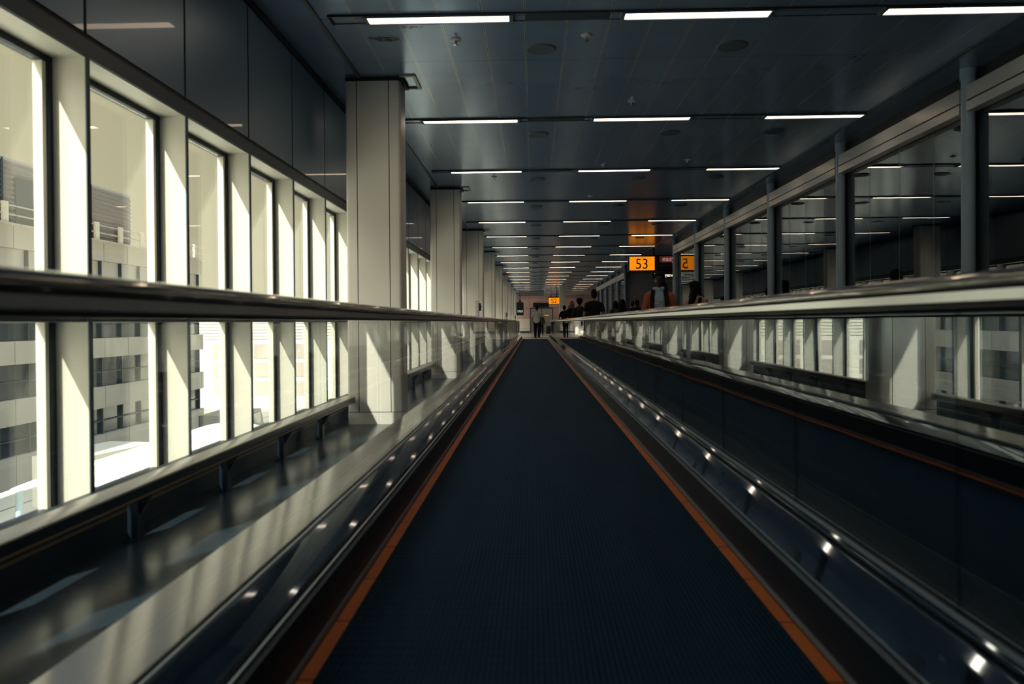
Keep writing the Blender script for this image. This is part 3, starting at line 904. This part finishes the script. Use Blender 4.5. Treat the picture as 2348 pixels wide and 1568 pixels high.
XB = -20.0
tb = thing('terminal_building', 'long grey terminal building with ribbed top storey, seen through the left windows', 'building', (XB - 8, 24, GZ))
bw = MB()
LV = [(-.1, 4.75), ]      # placeholders for the bands
yA, yB = -12, 46.5
bands = [(GZ, -4.1, 'w'), (-4.1, -2.9, 'g'), (-2.9, -1.9, 'w'), (-1.9, -.55, 'g'), (-.55, .35, 'w'), (.35, 1.75, 'g'), (1.75, 2.3, 'w'), (2.3, 3.95, 'g'), (3.95, 4.80, 'w')]
for z0, z1, ty in bands:
    if ty == 'w': bw.box(XB - 16, XB, yA, yB, z0, z1)
    else: bw.box(XB - 16, XB - .35, yA, yB, z0, z1)
obj('facade', bw, M_ext, tb)
for z0, z1, ty in bands:
    if ty != 'g': continue
    wbd = obj('window_band', MB().box(XB - .349, XB - .20, yA + .3, yB - .3, z0 + .01, z1 - .01), M_extglass if z0 < 2 else mat('blind_glass', (.50, .475, .46), .4), tb)
    mu = MB(); y = yA + .3
    while y < yB - .3:
        mu.box(XB - .199, XB - .06, y, y + .07, z0 + .01, z1 - .01); y += 1.75
    mu.box(XB - .199, XB - .10, yA + .3, yB - .3, (z0 + z1) / 2 - .03, (z0 + z1) / 2 + .03)
    obj('mullions', mu, M_extframe, wbd)
lv = MB(); y2 = 38.2
lv.box(XB - 14, XB - .06, yA, y2, 4.80, 7.35)
z = 4.85
while z < 7.3:
    lv.prism_y([(XB - .059, z), (XB + .02, z), (XB - .059, z + .13)], yA, y2); z += .20
obj('ribbed_storey', lv, M_louv, tb)
vs = MB()
for yy in (28.7, 34.6): vs.box(XB - .05, XB + .04, yy, yy + .10, 4.81, 7.33)
obj('ribbed_storey_joint', vs, M_extframe, tb)
obj('louvre_window', MB().box(XB - .02, XB + .06, 29.5, 34.3, 4.85, 6.7), mat('slate_window', (.08, .09, .11), .3), tb)
obj('louvre_window_bar', MB().box(XB + .061, XB + .10, 31.6, 31.7, 4.85, 6.7), M_ext, tb)
rl = MB(); y = 6.0
while y < yB:
    rl.box(XB + .10, XB + .22, y, y + .28, 4.81, 5.65); y += 2.05
obj('parapet_posts', rl, M_cream, tb)
r2_ = MB()
for zz in (5.2, 5.55): r2_.cyl((XB + .12, yA, zz), (XB + .12, yB, zz), .035, n=8)
r2_.box(XB - .05, XB + .30, yA, yB, 4.801, 4.86)
obj('parapet_rail', r2_, M_ext, tb)

# white pier building beyond, in full sun
pb = thing('pier_building', 'white sunlit pier building with grey window squares, beyond the grey terminal', 'building', (-20, 62, GZ))
obj('body', MB().box(-42, -9, 60, 74, GZ, 1.9), M_extwhite, pb)
lb = MB(); z = -.2
while z < 1.7: lb.box(-42, -9, 59.93, 59.999, z, z + .12); z += .24
obj('louvres', lb, M_extwhite, pb)
for i in range(10):
    for j in range(3):
        obj('window', MB().box(-41 + i * 3.2, -39 + i * 3.2, 59.94, 59.999, -4.6 + j * 1.45, -3.5 + j * 1.45), M_louv, pb)
# low white roofs just below the windows
def canopy(x0, x1, y0, y1, zt, label):
    c = thing('canopy_roof', label, 'canopy', ((x0 + x1) / 2, (y0 + y1) / 2, GZ), 'white canopies on the apron')
    m = MB(); n = 14
    up = []; lo = []
    for i in range(n + 1):
        q = i / n; xx = x0 + (x1 - x0) * q; zz = zt + .45 * math.sin(PI * q)
        up.append((xx, zz)); lo.append((xx, zz - .12))
    m.prism_y(up + lo[::-1], y0, y1)
    obj('roof', m, M_extwhite, c, True)
    s = MB(); yy = y0 + .6
    while yy < y1:
        s.prism_y([(a, b + .0005) for a, b in up] + [(a, b + .05) for a, b in up[::-1]], yy, yy + .10); yy += 1.2
    obj('roof_seams', s, M_extwhite, c)
    for a in (x0 + .3, x1 - .3):
        for b in (y0 + .5, y1 - .5): obj('post', MB().cyl((a, b, GZ), (a, b, zt + .05), .09, n=12), M_post, c, True)
    return c
canopy(-9.5, -5.0, 2.0, 13.5, -3.0, 'white curved canopy roof just below the nearest windows')
canopy(-13.5, -9.9, 19, 30, -3.3, 'white curved canopy roof farther off, past the nearest canopy')

def van(x, y, rz, label, m):
    v = thing('service_van', label, 'van', (x, y, GZ), 'airport service vans')
    c_, s_ = math.cos(rz), math.sin(rz)
    def put(mb):
        mb.v = [(x + c_ * a - s_ * b, y + s_ * a + c_ * b, GZ + q) for a, b, q in mb.v]; return mb
    body = MB(); pr = [(-2.4, .35), (2.3, .35), (2.35, 1.0), (1.75, 1.15), (1.2, 1.95), (-2.4, 2.0)]
    body.add([(a, -.95, q) for a, q in pr] + [(a, .95, q) for a, q in pr], [tuple(range(6)), tuple(range(11, 5, -1))] + [(i, (i + 1) % 6, 6 + (i + 1) % 6, 6 + i) for i in range(6)])
    obj('body', put(body), m, v)
    g = MB(); g.box(-.2, 1.1, -.965, -.951, 1.2, 1.8); g.box(-.2, 1.1, .951, .965, 1.2, 1.8)
    obj('side_windows', put(g), M_extglass, v)
    for a in (-1.5, 1.5):
        for b in (-.98, .78):
            wm = MB().cyl((a, b, .34), (a, b + .2, .34), .34, n=20)
            obj('wheel', put(wm), M_black, v, True)
van(-15.0, 27.0, R(80), 'white service van parked by the grey terminal', M_extwhite)
van(-14.8, 38.0, R(95), 'dark service van parked farther along the grey terminal', M_extframe)
van(-11.0, 48.0, R(20), 'white service van in front of the white pier building', M_extwhite)

# ------------------------------------------------------------------ people
SKIN = {}
def skinmat(tone):
    if tone not in SKIN: SKIN[tone] = mat('skin_%d' % len(SKIN), tone, .5)
    return SKIN[tone]
def cloth(name, c):
    m = mat(name, c, .85, 0, .2)
    noisy(m, 14, tuple(q * 1.12 for q in c), tuple(q * .85 for q in c), (1, 1, .4), bump=.25, dist=.02)
    return m
M_hair = mat('dark_hair', (.008, .009, .012), .75, 0, .1); noisy(M_hair, 30, (.012, .012, .015), (.005, .006, .008), (4, 4, .5), bump=.5)
M_hairlt = mat('fair_hair', (.16, .12, .08), .5); noisy(M_hairlt, 30, (.19, .14, .09), (.12, .09, .06), (4, 4, .5), bump=.5)
M_eye = mat('eye_dark', (.01, .008, .008), .2)
M_lip = mat('lips', (.045, .022, .020), .5)
DG = []
def solid(name, mb, mats, parent, voxel, smooth_it=3):
    """weld overlapping limbs into one closed skin"""
    me = mesh(name + '_src', mb, mats)
    o = bpy.data.objects.new(name + '_src', me); COL.objects.link(o)
    r = o.modifiers.new('weld', 'REMESH'); r.mode = 'VOXEL'; r.voxel_size = voxel; r.use_smooth_shade = True
    s = o.modifiers.new('soft', 'SMOOTH'); s.factor = .5; s.iterations = smooth_it
    bpy.context.view_layer.update()
    ev = o.evaluated_get(bpy.context.evaluated_depsgraph_get())
    nm = bpy.data.meshes.new_from_object(ev)
    nm.name = name
    bpy.data.objects.remove(o)
    bpy.data.meshes.remove(me)
    nm.materials.clear()
    for m in (mats if isinstance(mats, (list, tuple)) else [mats]): nm.materials.append(m)
    for p in nm.polygons: p.use_smooth = True; p.material_index = 0
    n = bpy.data.objects.new(name, nm); COL.objects.link(n)
    if parent is not None: n.parent = parent
    return n

def person(loc, h, yaw, label, shirt, trousers, sleeve='short', hair='short', hairm=None, skin=(.22, .12, .09), stride=.16, width=1.0,
           head_turn=0.0, extras=(), voxel=.012, shoes=(.02, .02, .025), arm=0.0, group='passengers'):
    """local frame: facing -y, feet at z=0, drawn 1.77 m tall then scaled"""
    S = h / 1.77
    wx = width
    V = Vector
    sgn = (-1, 1)
    HT = Matrix.Rotation(head_turn, 3, 'Z')
    hc = V((0, -.005, 1.645))
    def hd(x, y, z): return hc + HT @ V((x, y, z))
    # joints
    hip = {q: V((q * .092 * wx, 0, .92)) for q in sgn}
    kne = {q: V((q * .095 * wx, -.03 - q * stride * .55, .50)) for q in sgn}
    ank = {q: V((q * .095 * wx, .03 - q * stride * 1.0, .085 + (.02 if q < 0 else 0))) for q in sgn}
    sho = {q: V((q * .176 * wx, .01, 1.388)) for q in sgn}
    elb = {q: V((q * (.235 * wx + .02), .03 + q * stride * .35, 1.125)) for q in sgn}
    wri = {q: V((q * (.235 * wx + .015), -.06 + q * stride * .8 - arm * .18, .885 + arm * .16)) for q in sgn}
    b = MB()
    b.loft([(0, .005, .90), (0, 0, 1.02), (0, 0, 1.14), (0, 0, 1.27), (0, .008, 1.38), (0, .012, 1.45)],
           [(.158 * wx, .105), (.148 * wx, .10), (.132 * wx, .092), (.155 * wx, .108), (.135 * wx, .094), (.080, .065)], n=20)
    for q in sgn: b.loft([(q * .02, .015, 1.485), (q * .09 * wx, .015, 1.435), (q * .165 * wx, .012, 1.395)], [(.048, .048), (.052, .056), (.052, .056)])
    b.loft([(0, .012, 1.43), (0, .004, 1.50), hd(0, .008, -.075)], [(.066, .062), (.052, .054), (.052, .056)])
    # skull, jaw, features
    b.ball(hd(0, .012, .022), (.076, .097, .103), 18, rot=HT)
    b.ball(hd(0, -.030, -.050), (.056, .062, .066), 16, rot=HT)
    b.loft([hd(0, -.082, .020), hd(0, -.104, -.022)], [(.010, .010), (.017, .013)], n=8)
    b.loft([hd(-.045, -.074, .036), hd(0, -.084, .040), hd(.045, -.074, .036)], [.012, .012, .012], side=(0, 0, 1), n=8)
    b.ball(hd(0, -.082, -.060), (.026, .014, .012), 10, rot=HT)
    b.ball(hd(0, -.074, -.098), (.024, .018, .018), 10, rot=HT)
    for q in sgn: b.ball(hd(q * .078, .012, -.010), (.012, .020, .032), 10, rot=HT)
    for q in sgn:
        b.loft([hip[q], hip[q].lerp(kne[q], .5), kne[q], kne[q].lerp(ank[q], .35) + V((0, .012, 0)), ank[q]], [.088, .074, .055, .056, .038])
        b.loft([ank[q] + V((0, .035, -.03)), ank[q] + V((0, -.06, -.045)), ank[q] + V((0, -.15, -.058))], [(.036, .036), (.042, .034), (.040, .024)])
        b.loft([(q * .11 * wx, .012, 1.400), sho[q], sho[q].lerp(elb[q], .5), elb[q], elb[q].lerp(wri[q], .35), wri[q]], [.062, .058, .045, .038, .037, .025])
        fw = (wri[q] - elb[q]).normalized(); sd = V((1, 0, 0)); sd = (sd - fw * sd.dot(fw)).normalized(); th = fw.cross(sd)
        if th.y > 0: th = -th
        # palm in the front-back plane, thumb forward
        b.loft([wri[q], wri[q] + fw * .045, wri[q] + fw * .085], [(.022, .026), (.017, .040), (.015, .040)], side=tuple(sd))
        for k, (off, ln) in enumerate(((.030, .072), (.010, .082), (-.010, .077), (-.029, .060))):
            p = wri[q] + fw * .082 + th * off
            inw = -sd * q
            b.loft([p, p + fw * ln * .5 + inw * .006, p + fw * ln * .85 + inw * .022], [.0105, .0095, .0085], n=8)
        p = wri[q] + fw * .030 + th * .034
        b.loft([p, p + fw * .028 + th * .020, p + fw * .058 + th * .026], [.013, .011, .009], n=8)
    root = solid('person', b, [skinmat(skin), M_eye, M_lip], None, voxel)
    # eyes and mouth by place
    for p in root.data.polygons:
        c = HT.inverted() @ (p.center - hc)
        if c.y < -.05:
            if abs(abs(c.x) - .032) < .013 and abs(c.z - .013) < .007: p.material_index = 1
            elif abs(c.x) < .024 and abs(c.z + .062) < .008 and c.y < -.07: p.material_index = 2
    tag(root, label, 'person', group)
    root.location = loc; root.rotation_euler = (0, 0, yaw); root.scale = (S, S, S)
    # shirt
    s = MB()
    s.loft([(0, .005, .90), (0, 0, 1.02), (0, 0, 1.14), (0, 0, 1.27), (0, .008, 1.38), (0, .012, 1.445)],
           [(.180 * wx, .124), (.168 * wx, .118), (.155 * wx, .112), (.176 * wx, .126), (.150 * wx, .110), (.088, .076)], n=22)
    for q in sgn: s.loft([(q * .05, .015, 1.455), (q * .10 * wx, .015, 1.428), (q * .165 * wx, .012, 1.392)], [(.050, .060), (.056, .068), (.060, .066)])
    for q in sgn:
        if sleeve == 'none': continue
        e1 = sho[q].lerp(elb[q], .62)
        if sleeve == 'short': s.loft([(q * .11 * wx, .012, 1.400), sho[q] + V((0, 0, .002)), e1], [.070, .070, .062])
        else: s.loft([(q * .11 * wx, .012, 1.400), sho[q] + V((0, 0, .002)), elb[q], wri[q]], [.070, .070, .056, .042])
    solid('shirt', s, shirt, root, max(voxel, .012))
    tr = MB()
    tr.loft([(0, .005, .86), (0, .004, .94), (0, .002, 1.0)], [(.150 * wx, .11), (.172 * wx, .118), (.165 * wx, .113)], n=20)
    for q in sgn:
        tr.loft([hip[q], hip[q].lerp(kne[q], .5), kne[q], kne[q].lerp(ank[q], .5) + V((0, .008, 0)), ank[q] + V((0, .004, .01))], [.104, .092, .073, .068, .058])
    solid('trousers', tr, trousers, root, max(voxel, .012))
    sm = mat('shoe_%.2f_%d' % (loc[1], len(bpy.data.materials)), shoes, .5)
    for q in sgn:
        k = MB(); a = ank[q]
        k.loft([a + V((0, .045, -.035)), a + V((0, -.05, -.045)), a + V((0, -.135, -.055)), a + V((0, -.175, -.060))], [(.044, .046), (.050, .042), (.049, .032), (.036, .024)])
        solid('shoe', k, sm, root, .012)
    # hair
    hm = hairm or M_hair
    hh = MB()
    if hair != 'cap':
        big = 1.10 if hair in ('long', 'braid') else 1.0
        hh.ball(hd(0, .018 + .20 * (big - 1), .046 + .16 * (big - 1)), (.087 * big, .104 * big, .092 * big), 18, rot=HT)
        hh.ball(hd(0, .050, -.010), (.084, .082, .085), 16, rot=HT)
    if hair == 'afro': hh.ball(hd(0, .03, .06), (.118, .125, .105), 18, rot=HT)
    if hair == 'long':
        for q in (-1, 0, 1):
            hh.loft([hd(q * .050, .040, .04), hd(q * .070, .060, -.08), hd(q * .085, .095, -.20), hd(q * .080, .130, -.33), hd(q * .060, .150, -.42)],
                    [(.058, .062), (.058, .064), (.060, .060), (.052, .046), (.026, .022)])
    if hair == 'bob':
        for q in (-1, 0, 1):
            hh.loft([hd(q * .055, .035, .03), hd(q * .070, .045, -.08), hd(q * .066, .05, -.16)], [(.048, .060), (.046, .055), (.034, .045)])
    if hair == 'pony':
        hh.ball(hd(0, .115, .06), .035, 12)
        hh.loft([hd(0, .12, .06), hd(0, .16, 0), hd(0, .155, -.12), hd(0, .13, -.22)], [.026, .034, .030, .012])
    if hair == 'bun': hh.ball(hd(0, .11, .075), .052, 14)
    if hair == 'braid':
        hh.loft([hd(.05, .06, -.02), hd(.10, .03, -.10), hd(.125, -.01, -.22), hd(.13, -.06, -.34), hd(.125, -.08, -.45)], [(.045, .05), (.036, .038), (.034, .034), (.030, .030), (.014, .014)])
        hh.loft([hd(-.03, .07, -.02), hd(-.05, .09, -.14), hd(-.05, .11, -.26)], [(.05, .05), (.045, .04), (.03, .03)])
    if hair == 'flat': hh.loft([hd(0, .020, .07), hd(0, .016, .105)], [(.082, .096), (.074, .086)], n=18)
    if hh.v: solid('hair', hh, hm, root, max(voxel, .010), 2)
    ex = dict(extras)
    if 'jacket' in ex:
        j = MB()
        for q in sgn:
            # half shells left open in front
            j.loft([(q * .085 * wx, .030, .86), (q * .090 * wx, .028, 1.05), (q * .092 * wx, .028, 1.25), (q * .098 * wx, .024, 1.37), (q * .075, .030, 1.44)],
                   [(.105 * wx, .118), (.100 * wx, .112), (.098 * wx, .114), (.082 * wx, .100), (.040, .062)], n=18)
            j.loft([(q * .115 * wx, .016, 1.405), sho[q] + V((q * .004, 0, .002)), elb[q] + V((q * .006, 0, 0)), wri[q]], [.074, .080, .070, .052])
        solid('jacket', j, ex['jacket'], root, max(voxel, .012))
    if 'hoodie_front' in ex:
        # front panel of the hoodie showing between the jacket's edges, hood and cuffs
        f = MB()
        f.loft([(0, -.075, .86), (0, -.078, 1.02), (0, -.080, 1.18), (0, -.075, 1.32), (0, -.045, 1.44)],
               [(.120, .062), (.112, .060), (.118, .062), (.108, .056), (.070, .050)], n=18)
        f.loft([(-.080, -.015, 1.500), (0, -.070, 1.480), (.080, -.015, 1.500), (.065, .075, 1.50), (0, .105, 1.48), (-.065, .075, 1.50), (-.080, -.015, 1.500)], [.036] * 7, side=(0, 0, 1), n=10)
        f.loft([(0, .03, 1.42), (0, .02, 1.50)], [(.10, .085), (.078, .075)], n=16)
        solid('hoodie_front', f, ex['hoodie_front'], root, max(voxel, .010))
    if 'straps' in ex:
        for q in sgn:
            st_ = MB().loft([(q * .115, -.105 * 1.0, 1.06), (q * .125, -.150, 1.22), (q * .118, -.128, 1.36), (q * .100, -.030, 1.485), (q * .10, .09, 1.44), (q * .10, .15, 1.32)],
                            [(.036, .014)] * 6, side=(1, 0, 0), n=10)
            solid('strap', st_, ex['straps'], root, .008, 1)
    if 'backpack' in ex:
        k = MB()
        k.loft([(0, .19, .98), (0, .20, 1.10), (0, .20, 1.30), (0, .18, 1.44)], [(.13, .075), (.145, .095), (.14, .09), (.10, .06)], n=20)
        k.loft([(0, .27, 1.02), (0, .275, 1.12), (0, .27, 1.2)], [(.09, .03), (.10, .04), (.09, .03)], n=16)
        solid('backpack', k, ex['backpack'], root, .014)
    if 'necklace' in ex: pass
    return root

black = cloth('black_cloth', (.010, .012, .016)); navy = cloth('navy_cloth', (.012, .022, .04)); denim = cloth('denim', (.03, .065, .10))
charcoal = cloth('charcoal_cloth', (.022, .024, .028)); white = cloth('white_cotton', (.62, .60, .56)); pink = cloth('pink_cloth', (.42, .27, .29))
rust = cloth('rust_jacket', (.42, .115, .055)); hoodie = cloth('pale_blue_hoodie', (.30, .44, .56)); brown = cloth('brown_cloth', (.045, .03, .022))
SK1 = (.040, .027, .023); SK2 = (.26, .16, .125); SK3 = (.10, .06, .045)

nike = person((2.10, 13.0, .013), 1.73, R(-8), 'person in a pale blue hoodie and rust jacket with backpack straps, facing the camera',
              hoodie, black, 'long', 'braid', skin=SK1, stride=.05, width=.94, head_turn=R(-12),
              extras=dict(jacket=rust, hoodie_front=hoodie, straps=black, backpack=black), voxel=.010)
# chest print: curved tick and letters
def on_chest(a, b):
    """a across, b up, on the hoodie's front; local metres"""
    return (a, -.137 - .012 * (1 - (a / .12) ** 2), b + .095)
sw = MB(); n = 22; top = []; bot = []
for i in range(n + 1):
    q = i / n
    a = -.085 + .165 * q
    lo_ = 1.155 - .020 * math.sin(PI * min(1, q * 1.55) ) + .055 * max(0, q - .2) ** 1.25
    th_ = .030 * math.sin(PI * min(1, .08 + q * .95)) ** .8 * (1 - q) ** .7
    top.append(on_chest(a, lo_ + th_)); bot.append(on_chest(a, lo_))
vs_ = top + bot
sw.add(vs_, [(i, i + 1, n + 2 + i, n + 1 + i) for i in range(n)])
sw.add([(p[0], p[1] + .004, p[2]) for p in vs_], [(n + 1 + i, n + 2 + i, i + 1, i) for i in range(n)])
hfp = [c for c in nike.children if c.name.startswith('hoodie_front')][0]
o = obj('chest_emblem', sw, M_white); o.parent = hfp; o['label'] = 'white tick emblem'
tx = text('chest_letters', 'AIR', .055, (0.005, -.150, 1.300), M_white, bold=.001); tx.parent = hfp

person((3.22, 15.4, 0), 1.70, R(150), 'person in a pink top with long dark hair, face in profile by glass wall', pink, denim, 'short', 'long', skin=SK1, stride=.12, width=1.0, head_turn=R(-58),
       extras=dict(straps=black), voxel=.011)
person((1.68, 21.5, .013), 1.79, R(180), 'broad person in a black T-shirt with flat-topped hair on the second walkway', black, charcoal, 'short', 'flat', skin=SK2, stride=.08, width=1.10, voxel=.012)
person((1.60, 26.8, .013), 1.73, R(170), 'person with full curly dark hair in dark clothes on the second walkway', charcoal, black, 'long', 'afro', skin=SK3, stride=.06, voxel=.014)
person((1.55, 31.3, .013), 1.77, R(185), 'person with fair hair in dark clothes beside the curly-haired passenger', black, navy, 'long', 'bob', M_hairlt, skin=SK2, stride=.06, voxel=.014)
person((1.58, 39.6, .013), 1.77, R(180), 'slim person in a black T-shirt and white shoes near the second walkway end', black, black, 'short', 'short', skin=SK3, stride=.10, shoes=(.6, .6, .58), voxel=.014)
person((3.20, 30.3, 0), 1.74, R(196), 'person in brown top with dark bob, walking beside the second walkway', brown, black, 'long', 'bob', skin=SK2, stride=.14, voxel=.014)
person((3.16, 27.6, 0), 1.70, R(172), 'person in a blue denim shirt with dark hair, walking beside the second walkway', denim, navy, 'long', 'long', skin=SK2, stride=.12, voxel=.014)
person((3.66, 28.9, 0), 1.72, R(186), 'person in a dark coat with short brown hair by the gate 53 opening', charcoal, black, 'long', 'short', mat('brown_hair', (.04, .025, .018), .5), skin=SK2, stride=.1, voxel=.014)
person((4.00, 30.0, 0), 1.77, R(168), 'person with a dark bun by the gate 53 opening, rightmost of that group', black, charcoal, 'long', 'bun', skin=SK3, stride=.1, voxel=.014)
person((.20, 41.6, .013), 1.80, R(178), 'person in a white T-shirt and dark trousers walking away at the walkway end', white, black, 'short', 'short', skin=SK2, stride=.20, shoes=(.75, .73, .70), voxel=.014)
person((.60, 58.0, 0), 1.58, R(10), 'person in dark clothes with long brown hair near the far glass doors', charcoal, black, 'long', 'long', mat('auburn_hair', (.05, .02, .015), .5), skin=SK2, stride=.08, arm=.2, voxel=.016)
sc_ = thing('suitcase', 'black upright wheeled suitcase near the far glass doors', 'suitcase', (1.12, 58.0, 0))
obj('shell', MB().rbox(.94, 1.30, 57.9, 58.13, .07, .64, .03), M_black, sc_, True)
obj('handle', MB().box(1.03, 1.045, 58.08, 58.095, .64, .95).box(1.195, 1.21, 58.08, 58.095, .64, .95).box(1.03, 1.21, 58.08, 58.095, .95, .97), M_steel, sc_)
for a in (.98, 1.26):
    for b in (57.93, 58.10): obj('wheel', MB().cyl((a - .012, b, .035), (a + .012, b, .035), .034, n=14), M_black, sc_, True)

for o in bpy.data.objects:
    if '_at' in o: del o['_at']
    if o.get('label') == '': del o['label']
